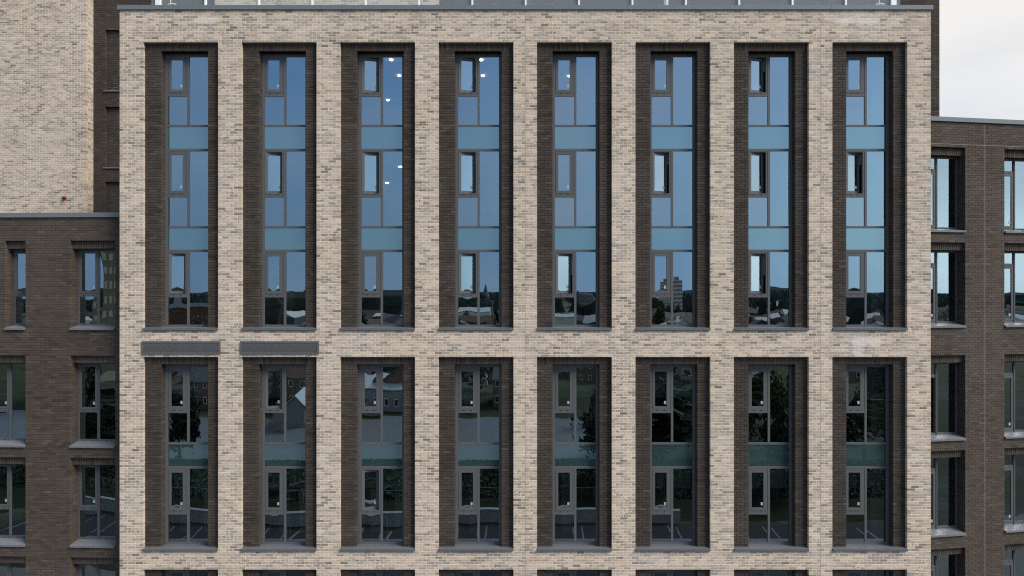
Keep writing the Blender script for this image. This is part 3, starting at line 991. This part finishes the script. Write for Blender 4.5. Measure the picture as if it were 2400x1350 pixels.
# white tables near the glass
for (p, Yd_, zf, lab) in ((680, 1.0, 1.66, 'white table just inside the middle window of the second bay'), (1165, 0.9, 1.66, 'white table just inside the middle window of the fourth bay'),
                          (1320, 1.0, 1.66, 'white table just inside the middle window of the fifth bay'), (1600, 0.9, 1.66, 'white table just inside the middle window of the sixth bay'),
                          (1365, 1.1, -4.62, 'white table standing in the dark lower room of the fifth bay'), (640, 0.9, -7.56, 'white table in the lowest full room of the second bay'),
                          (880, 0.9, -7.56, 'white table in the lowest full room of the third bay')):
    Y = D + FW + Yd_
    t = thing('table', lab, 'table', (lx(p, Y), Y - D, ZC + zf), 0, 'white tables by the windows')
    box_obj('table_top', [(-0.45, 0.45, -0.3, 0.3, 0.71, 0.74)], 'white', t)
    for sx in (-0.4, 0.4):
        for sy in (-0.26, 0.26):
            link('leg', tube_mesh('leg', [(sx * 1.08, sy * 1.05, 0.0), (sx, sy, 0.71)], 0.025, 'white', 8), t)
# ------------------------------------------------------------------ the place behind the camera, seen mirrored in the glass
def vp(p, Yv):
    """where something stands that shows mirrored at picture column p, Yv metres along the reflected ray"""
    return ((p - 1200) / 1600 * Yv, 0.75 - (Yv - D))


M['roof_pale'] = plain('pale_sheet_roof', (0.42, 0.44, 0.46), 0.5, 0.4, var=0.1, scale=0.6)
M['slate'] = plain('slate_roof', (0.075, 0.075, 0.082), 0.6, 0.4, var=0.25, scale=1.2)
M['tile'] = plain('tile_roof', (0.10, 0.06, 0.045), 0.8, 0.2, var=0.25, scale=1.2)
M['render'] = plain('rendered_wall', (0.62, 0.61, 0.58), 0.9, 0.1, var=0.08, scale=0.5)
M['redbrick'] = plain('red_brick_wall', (0.13, 0.075, 0.055), 0.9, 0.1, var=0.25, scale=2.0)
M['buff'] = plain('buff_wall', (0.24, 0.21, 0.155), 0.9, 0.1, var=0.2, scale=1.0)
M['grey_wall'] = plain('grey_wall', (0.22, 0.23, 0.24), 0.85, 0.2, var=0.1, scale=0.6)
M['dark_pane'] = plain('dark_house_window', (0.02, 0.025, 0.03), 0.1, 0.6)
M['bark'] = plain('bark', (0.07, 0.055, 0.04), 0.95, 0.05, var=0.3, scale=5)
M['leaf'] = plain('leaf', (0.050, 0.072, 0.028), 0.75, 0.2, var=0.45, scale=0.8)
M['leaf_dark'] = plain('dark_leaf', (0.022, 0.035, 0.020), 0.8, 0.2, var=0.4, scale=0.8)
M['far_wood'] = plain('far_wood', (0.032, 0.046, 0.042), 0.95, 0.05, var=0.75, scale=0.12)  # blue-green base colour stands in for haze over the distance
M['asphalt'] = plain('asphalt', (0.022, 0.022, 0.024), 0.95, 0.2, var=0.2, scale=1.0)  # car park colour darkened in place of shade, bay lines too
M['road'] = plain('damp_road', (0.12, 0.125, 0.135), 0.55, 0.5, var=0.15, scale=0.3)
M['paving'] = plain('paving', (0.12, 0.115, 0.11), 0.9, 0.1, var=0.15, scale=1.5)
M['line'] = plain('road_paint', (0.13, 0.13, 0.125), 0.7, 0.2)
M['yellow'] = plain('yellow_paint', (0.55, 0.33, 0.03), 0.6, 0.3)

m, t, b = new_mat('ground_cover', 0.95, 0.05)
p = t.pos()
g1 = t.mix(t.ramp(t.noise(p, 0.012, 6, 0.6), [(0.42, 0.0), (0.6, 1.0)]), (0.030, 0.042, 0.018, 1), (0.050, 0.044, 0.034, 1))
g2 = t.mix(t.ramp(t.noise(p, 0.05, 6, 0.7), [(0.5, 0.0), (0.66, 1.0)]), g1, (0.09, 0.088, 0.085, 1))
vo = t.n('TexVoronoi'); vo.inputs['Scale'].default_value = 0.011; t.l(p, vo.inputs['Vector'])
fl = t.n('SeparateColor'); t.l(vo.outputs['Color'], fl.inputs[0])
fields = t.ramp(fl.outputs[0], [(0.0, (0.035, 0.05, 0.02)), (0.35, (0.085, 0.095, 0.035)), (0.55, (0.10, 0.085, 0.05)), (0.75, (0.045, 0.07, 0.03)), (1.0, (0.13, 0.125, 0.075))])
dst = t.n('VectorMath', operation='LENGTH'); t.l(p, dst.inputs[0])
g2 = t.mix(t.ramp(t.math('DIVIDE', dst.outputs['Value'], 600.0), [(0.15, 0.0), (0.45, 1.0)]), g2, fields)
t.l(t.mix(t.ramp(t.noise(p, 0.9, 5, 0.7), [(0.3, 0.0), (0.7, 0.5)]), g2, (0.04, 0.045, 0.025, 1)), b.inputs['Base Color'])
M['ground'] = m


def struct(name, me, loc=(0, 0, 0), rz=0.0):
    o = link(name, me, None, loc, rz)
    o['kind'] = 'structure'
    return o


def sheet(name, x0, x1, y0, y1, z, mat, n=1):
    V = [(x0, y0, z), (x1, y0, z), (x1, y1, z), (x0, y1, z)]
    return struct(name, mesh_np(name, V, [[0, 1, 2, 3]], mat))


M['verge'] = plain('shaded_verge', (0.016, 0.021, 0.011), 0.95, 0.05, var=0.5, scale=0.7)  # shade on the near ground is put into this very dark colour
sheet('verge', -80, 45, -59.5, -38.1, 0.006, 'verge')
sheet('ground', -3000, 3000, -3600, 2400, 0.0, 'ground')
sheet('pavement', -60, 60, -26, 0.0, 0.012, 'paving')
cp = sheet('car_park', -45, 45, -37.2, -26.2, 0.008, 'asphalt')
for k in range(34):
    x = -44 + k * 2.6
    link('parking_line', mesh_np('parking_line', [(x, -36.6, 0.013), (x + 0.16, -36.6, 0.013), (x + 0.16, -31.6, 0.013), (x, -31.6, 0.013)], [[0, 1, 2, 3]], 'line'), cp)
sheet('road', -160, 12, -86, -60, 0.008, 'road')
lw_ = box_obj('low_wall', [(-45, 14, -38.0, -37.6, 0, 1.05), (-45, 14, -38.06, -37.54, 1.05, 1.13)], 'grey_wall')
tag(lw_, 'low grey wall mirrored near the foot of the lowest windows', 'wall')
rl = thing('railing', 'dark metal railing mirrored above the low grey wall', 'railing', (0, -43.5, 0))
for x in range(-44, 15, 2):
    box_obj('post', [(x - 0.03, x + 0.03, -0.03, 0.03, 0, 1.25)], 'frame', rl)
for x in np.arange(-43.8, 14, 0.4):
    if abs(x / 2 - round(x / 2)) > 0.05:
        link('bar', cached_boxes('railbar', 'bar', [(-0.012, 0.012, -0.012, 0.012, 0.15, 1.18)], 'frame'), rl, (float(x), 0, 0))
box_obj('rail', [(-44, 14, -0.025, 0.025, 1.25, 1.30)], 'sill_pale', rl)


def leaf_mesh(name, n, rx, rz, mat, size, seed):
    r = np.random.default_rng(seed)
    cl = r.normal(0, 1, (26, 3)); cl /= np.linalg.norm(cl, axis=1)[:, None]
    cl *= r.uniform(0.35, 0.9, (26, 1)) * np.array([rx, rx, rz])
    ce = cl[r.integers(0, 26, n)] + r.normal(0, 1, (n, 3)) * np.array([rx, rx, rz]) * 0.2
    a = r.normal(0, 1, (n, 3)); a /= np.linalg.norm(a, axis=1)[:, None]
    c = r.normal(0, 1, (n, 3)); b_ = np.cross(a, c); b_ /= np.linalg.norm(b_, axis=1)[:, None]
    s = r.uniform(0.6, 1.3, (n, 1)) * size
    V = np.stack([ce - a * s - b_ * s * .6, ce + a * s - b_ * s * .6, ce + a * s + b_ * s * .6, ce - a * s + b_ * s * .6], 1).reshape(-1, 3)
    return mesh_np(name, V, np.arange(4 * n).reshape(-1, 4), mat)


CR = [leaf_mesh('crown', 1100, 2.6, 3.0, 'leaf', 0.32, 3), leaf_mesh('crown', 1100, 2.2, 3.8, 'leaf_dark', 0.30, 5), leaf_mesh('crown', 1000, 3.2, 2.6, 'leaf_dark', 0.34, 8)]
tv = tube_mesh('trunk', [(0, 0, -0.2), (0.1, 0, 2.0), (0.05, 0.1, 4.0), (0.2, 0.1, 6.5)], [0.28, 0.22, 0.17, 0.05], 'bark', 9)
bv = [tube_mesh('limb', [(0.05, 0.05, 3.2), (1.0 * cos(q), 1.0 * sin(q), 4.6), (1.9 * cos(q), 1.9 * sin(q), 6.2)], [0.12, 0.08, 0.03], 'bark', 6) for q in (0.4, 2.4, 4.6)]


def tree(x, y, k, s, lab, grp):
    o = thing('tree', lab, 'tree', (x, y, 0), R.uniform(0, 6.28), grp)
    o.scale = (s, s, s)
    link('trunk', tv, o)
    for q in bv:
        link('limb', q, o)
    link('crown', CR[k], o, (0, 0, 5.6))


TG = 'trees across the street'
TL = 'broad-leaved tree across the street, mirrored in the glass'
for (x, y) in [(9, -50), (15, -47), (21, -52), (27, -46), (33, -52), (12, -62), (19, -66), (26, -61), (34, -68), (41, -60), (14, -80), (23, -84), (33, -88), (45, -82),
               (-20, -108), (-34, -104), (-48, -110), (-62, -100), (-2, -112), (6, -104), (-38, -56), (-47, -52), (-55, -58), (52, -70), (60, -90), (70, -74), (5, -132), (-16, -140),
               (30, -120), (48, -130), (-70, -130), (-52, -150), (-8, -98), (-27, -118), (-13, -160), (-30, -170), (20, -175), (3, -200), (62, -260), (70, -300), (84, -330), (95, -330), (76, -340), (-60, -260), (-20, -280), (40, -250)]:
    tree(x + R.uniform(-1, 1), y + R.uniform(-1, 1), R.randrange(3), R.uniform(0.85, 1.25) * (1.0 if y > -90 else 1.15), TL, TG)
hd_ = leaf_mesh('hedge', 12000, 1, 1, 'leaf_dark', 0.13, 21)
co = np.zeros(len(hd_.vertices) * 3, np.float32)
rr = np.random.default_rng(4)
ctr = np.stack([rr.uniform(-70, 9, 12000), rr.normal(-57.0, 0.4, 12000), rr.uniform(0.0, 0.65, 12000)], 1)
hd_.vertices.foreach_get('co', co)
co = co.reshape(-1, 4, 3); co = co - co.mean(1, keepdims=True) + ctr[:, None, :]
hd_.vertices.foreach_set('co', co.ravel().astype(np.float32)); hd_.update()
ug = leaf_mesh('undergrowth', 26000, 1, 1, 'leaf_dark', 0.17, 22)  # undergrowth added so its own shade darkens the mirrored verge
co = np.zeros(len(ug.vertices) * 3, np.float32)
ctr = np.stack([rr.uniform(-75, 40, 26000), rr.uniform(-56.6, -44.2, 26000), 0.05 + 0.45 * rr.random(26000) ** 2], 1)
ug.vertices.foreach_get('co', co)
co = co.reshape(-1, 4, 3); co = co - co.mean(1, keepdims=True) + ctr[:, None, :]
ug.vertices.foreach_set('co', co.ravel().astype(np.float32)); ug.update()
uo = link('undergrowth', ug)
uo['kind'] = 'stuff'; uo['label'] = 'dark low undergrowth added to shade the verge across the street'; uo['category'] = 'undergrowth'
hd_.vertices.foreach_get('co', co := np.zeros(len(hd_.vertices) * 3, np.float32))
ho = link('hedge', hd_)
ho['kind'] = 'stuff'; ho['label'] = 'clipped dark green hedge along the street'; ho['category'] = 'hedge'


def house(x, y, rz, w, d, h, rise, wall_m, roof_m, lab, grp, name='house', rows=2, cols=3, chim=True):
    o = thing(name, lab, 'house' if name == 'house' else 'shed', (x, y, 0), rz, grp)
    box_obj('wall', [(-w / 2, w / 2, -d / 2, d / 2, 0, h)], wall_m, o)
    gab = [(-d / 2, h), (0, h + rise - 0.05), (d / 2, h)]
    prism('gable', gab, -w / 2 + 0.005, w / 2 - 0.005, wall_m, o)
    ov = 0.35
    k = rise / (d / 2)
    prism('roof', [(-d / 2 - ov, h - ov * k + 0.02), (-d / 2 - ov, h - ov * k + 0.16), (0, h + rise + 0.16), (d / 2 + ov, h - ov * k + 0.16), (d / 2 + ov, h - ov * k + 0.02), (0, h + rise + 0.02)],
          -w / 2 - ov, w / 2 + ov, roof_m, o)
    if chim:
        box_obj('chimney', [(w / 2 - 1.2, w / 2 - 0.5, -0.3, 0.3, h + rise - 0.5, h + rise + 1.0)], wall_m, o)
    for r in range(rows):
        for c in range(cols):
            cx = -w / 2 + (c + 0.5) * w / cols
            z = 0.9 + r * 2.7
            if z + 1.2 < h + 0.1:
                f = box_obj('window', ring(cx - 0.6, cx + 0.6, z, z + 1.2, 0.09, d / 2 - 0.02, d / 2 + 0.03), 'white', o)
                box_obj('window_pane', [(cx - 0.51, cx + 0.51, d / 2 + 0.003, d / 2 + 0.01, z + 0.09, z + 1.11)], 'dark_pane', f)
    return o


HG, HL = 'houses mirrored in the windows', 'small pitched-roof house among the town mirrored in the windows'
WM, RM = ['redbrick', 'buff', 'render', 'redbrick'], ['slate', 'tile', 'slate', 'slate']
k = 0
for row, (Y, z) in enumerate(((118, 0), (150, 0), (190, 0), (240, 0))):
    for j in range(11):
        p = 300 + j * 175 + R.uniform(-50, 50) + 60 * (row % 2)
        x, y = vp(p, Y * R.uniform(0.97, 1.03))
        if row == 0 and p > 1250:
            continue
        house(x, y, R.choice((0, 0, pi / 2, 0.2)), R.uniform(8, 12), R.uniform(7, 8.5), R.uniform(4.8, 5.4), R.uniform(2.0, 3.0), WM[k % 4] if row else 'redbrick', RM[(k // 2) % 4], HL, HG)
        k += 1
# long pale-roofed sheds
x, y = vp(905, 116)
house(x, y, 0, 16, 12, 3.6, 1.9, 'grey_wall', 'roof_pale', 'long grey shed with pale roof mirrored in the third bay', None, 'shed', 1, 5, False)
x, y = vp(722, 104)
house(x, y, pi / 2, 14, 5.5, 3.2, 1.4, 'grey_wall', 'roof_pale', 'grey shed with pale roof mirrored in the second bay', None, 'shed', 1, 3, False)
x, y = vp(1112, 345)
house(x, y, 0, 18, 20, 8.0, 2.0, 'render', 'roof_pale', 'white hall mirrored in the lower middle of the fourth bay', None, 'shed', 1, 4, False)
x, y = vp(1325, 330)
house(x, y, 0, 11, 14, 6.0, 1.4, 'render', 'roof_pale', 'white hall mirrored in the lower middle of the fifth bay', None, 'shed', 1, 3, False)
x, y = vp(470, 300)
house(x, y, 0, 26, 18, 12, 1.5, 'redbrick', 'slate', 'broad red brick hall mirrored in the first bay', None, 'shed', 3, 8, False)


def block(x, y, rz, w, d, h, storeys, cols, wall_m, lab, pane='dark_pane', band=True):
    o = thing('tower_block', lab, 'building', (x, y, 0), rz)
    box_obj('wall', [(-w / 2, w / 2, -d / 2, d / 2, 0, h)], wall_m, o)
    box_obj('roof_plant', [(-w / 5, w / 5, -d / 4, d / 4, h, h + 2.2)], 'grey_wall', o)
    sh = h / storeys
    for r in range(storeys):
        for c in range(cols):
            cx = -w / 2 + (c + 0.5) * w / cols
            ww = w / cols * (0.42 if band else 0.28)
            V, F = boxes([(-ww, ww, 0, 0.06, 0, sh * 0.5)])
            kk = ('tb', lab)
            if kk not in MESHES:
                MESHES[kk] = mesh_np('window', V, F, pane)
            link('window', MESHES[kk], o, (cx, d / 2, r * sh + sh * 0.3))
    return o


M['warm_pane'] = plain('lit_window_cream', (0.55, 0.50, 0.34), 0.4, 0.4)  # cream colour stands in for the glow of lit windows
x, y = vp(1574, 420)
block(x, y, 0.25, 14, 12, 25.0, 10, 6, 'render', 'white tower block mirrored in the sixth bay', 'grey_wall')
block(-71.8, -100, 0.0, 15, 12, 40, 15, 8, 'buff', 'buff tower block mirrored in the side wing window below the red bell', 'warm_pane', False)


def spire(p, Yv, top, w, lab):
    x, y = vp(p, Yv)
    zt = ZC + (675 - top) / 1600 * Yv
    o = thing('church', lab, 'church', (x, y, 0), 0, None)
    box_obj('tower', [(-w / 2, w / 2, -w / 2, w / 2, 0, zt * 0.62)], 'grey_wall', o)
    me = lathe_mesh('spire', [(w * 0.7, zt * 0.62), (0.05, zt)], 'slate', 8, False)
    link('spire', me, o)
    box_obj('nave', [(w / 2 + 0.1, w / 2 + 16, -4, 4, 0, 7.5)], 'grey_wall', o)
    prism('roof', [(-4.3, 7.5), (0, 12), (4.3, 7.5)], w / 2 + 0.05, w / 2 + 16.2, 'slate', o)


spire(683, 430, 674, 5, 'church with slim spire mirrored in the second bay, first of a pair')
spire(702, 440, 672, 5, 'church with slim spire mirrored in the second bay, second of a pair')
spire(1133, 460, 664, 7, 'church with stout spire mirrored in the fourth bay')
spire(1375, 460, 678, 3.5, 'church with thin spire mirrored in the fifth bay')

# far roofs that read as one mass
m, tt, b = new_mat('far_town', 0.9, 0.1)
g = tt.n('NewGeometry')
tt.l(tt.ramp(g.outputs['Random Per Island'], [(0.0, (0.08, 0.08, 0.085)), (0.3, (0.11, 0.07, 0.055)), (0.5, (0.20, 0.18, 0.145)), (0.7, (0.10, 0.10, 0.11)), (0.85, (0.60, 0.60, 0.58)), (1.0, (0.09, 0.06, 0.05))]), b.inputs['Base Color'])
M['far_town'] = m
rr = np.random.default_rng(31)
V, F, nb = [], [], 0
for i in range(800):
    Y = rr.uniform(170, 700)
    x, y = vp(rr.uniform(-1200, 3900), Y)
    w, d, h, rs = rr.uniform(4, 9), rr.uniform(3.5, 6), rr.uniform(4, 6.5), rr.uniform(1.5, 3)
    an = rr.choice([0, 0.3, pi / 2, 1.2])
    ca, sa = cos(an), sin(an)
    P = [(-w, -d, 0), (w, -d, 0), (w, d, 0), (-w, d, 0), (-w, -d, h), (w, -d, h), (w, d, h), (-w, d, h), (-w, 0, h + rs), (w, 0, h + rs)]
    W_ = [(x + a * ca - c * sa, y + a * sa + c * ca, z) for a, c, z in P]
    V += W_[:8]; F += [[nb + 0, nb + 1, nb + 5, nb + 4], [nb + 1, nb + 2, nb + 6, nb + 5], [nb + 2, nb + 3, nb + 7, nb + 6], [nb + 3, nb, nb + 4, nb + 7]]
    nb += 8
    V += [W_[4], W_[5], W_[6], W_[7], W_[8], W_[9]]
    F += [[nb, nb + 1, nb + 5, nb + 4], [nb + 2, nb + 3, nb + 4, nb + 5], [nb + 1, nb + 2, nb + 5, nb + 5], [nb + 3, nb, nb + 4, nb + 4]]
    nb += 6
me = bpy.data.meshes.new('far_roofs')
me.from_pydata(V, [], [list(dict.fromkeys(f)) for f in F]); me.materials.append(M['far_town']); me.update()
ft = link('far_roofs', me)
ft['kind'] = 'stuff'; ft['label'] = 'jumble of far roofs mirrored under the skyline'; ft['category'] = 'town'

# far wood and hills: one mass
rr = np.random.default_rng(9)
V, F, nb = [], [], 0
prof = [(1.0, 0.0), (1.06, 0.35), (0.85, 0.7), (0.45, 0.93), (0.02, 1.0)]
for i in range(1900):
    Y = 380 + 1300 * rr.random() ** 1.5
    pxx = rr.uniform(-1500, 4600)
    x, y = vp(pxx, Y)
    top = ZC - rr.uniform(8, 24) / 1600 * Y
    if top < 3:
        top = rr.uniform(3, 7)
    top = min(top, 15)
    wdt = rr.uniform(3, 9) * (0.5 + Y / 700)
    for (r_, z_) in prof:
        for q in range(9):
            a = 2 * pi * q / 9
            jj = rr.uniform(0.8, 1.2)
            V.append((x + wdt * r_ * jj * cos(a), y + wdt * 0.5 * r_ * jj * sin(a), top * z_ * rr.uniform(0.9, 1.08)))
    for a in range(4):
        for q in range(9):
            F.append([nb + a * 9 + q, nb + a * 9 + (q + 1) % 9, nb + (a + 1) * 9 + (q + 1) % 9, nb + (a + 1) * 9 + q])
    nb += 45
fw = link('far_wood', mesh_np('far_wood', V, F, 'far_wood'))
fw['kind'] = 'stuff'; fw['label'] = 'dark far-off woodland mirrored along the horizon'; fw['category'] = 'woodland'
V, F = [], []
n = 160
for i in range(n):
    a = pi * (1.0 + i / (n - 1))
    rad = 2300
    hgt = 10 + 5 * sin(i * 0.21) + 4 * sin(i * 0.53 + 1) + rr.uniform(-1, 1)
    V += [(rad * cos(a), rad * sin(a), -2), ((rad + 150) * cos(a), (rad + 150) * sin(a), max(3, hgt)), ((rad + 500) * cos(a), (rad + 500) * sin(a), -2)]
    if i:
        for q in range(2):
            F.append([3 * (i - 1) + q, 3 * i + q, 3 * i + q + 1, 3 * (i - 1) + q + 1])
struct('hills', mesh_np('hills', V, F, 'far_wood'))
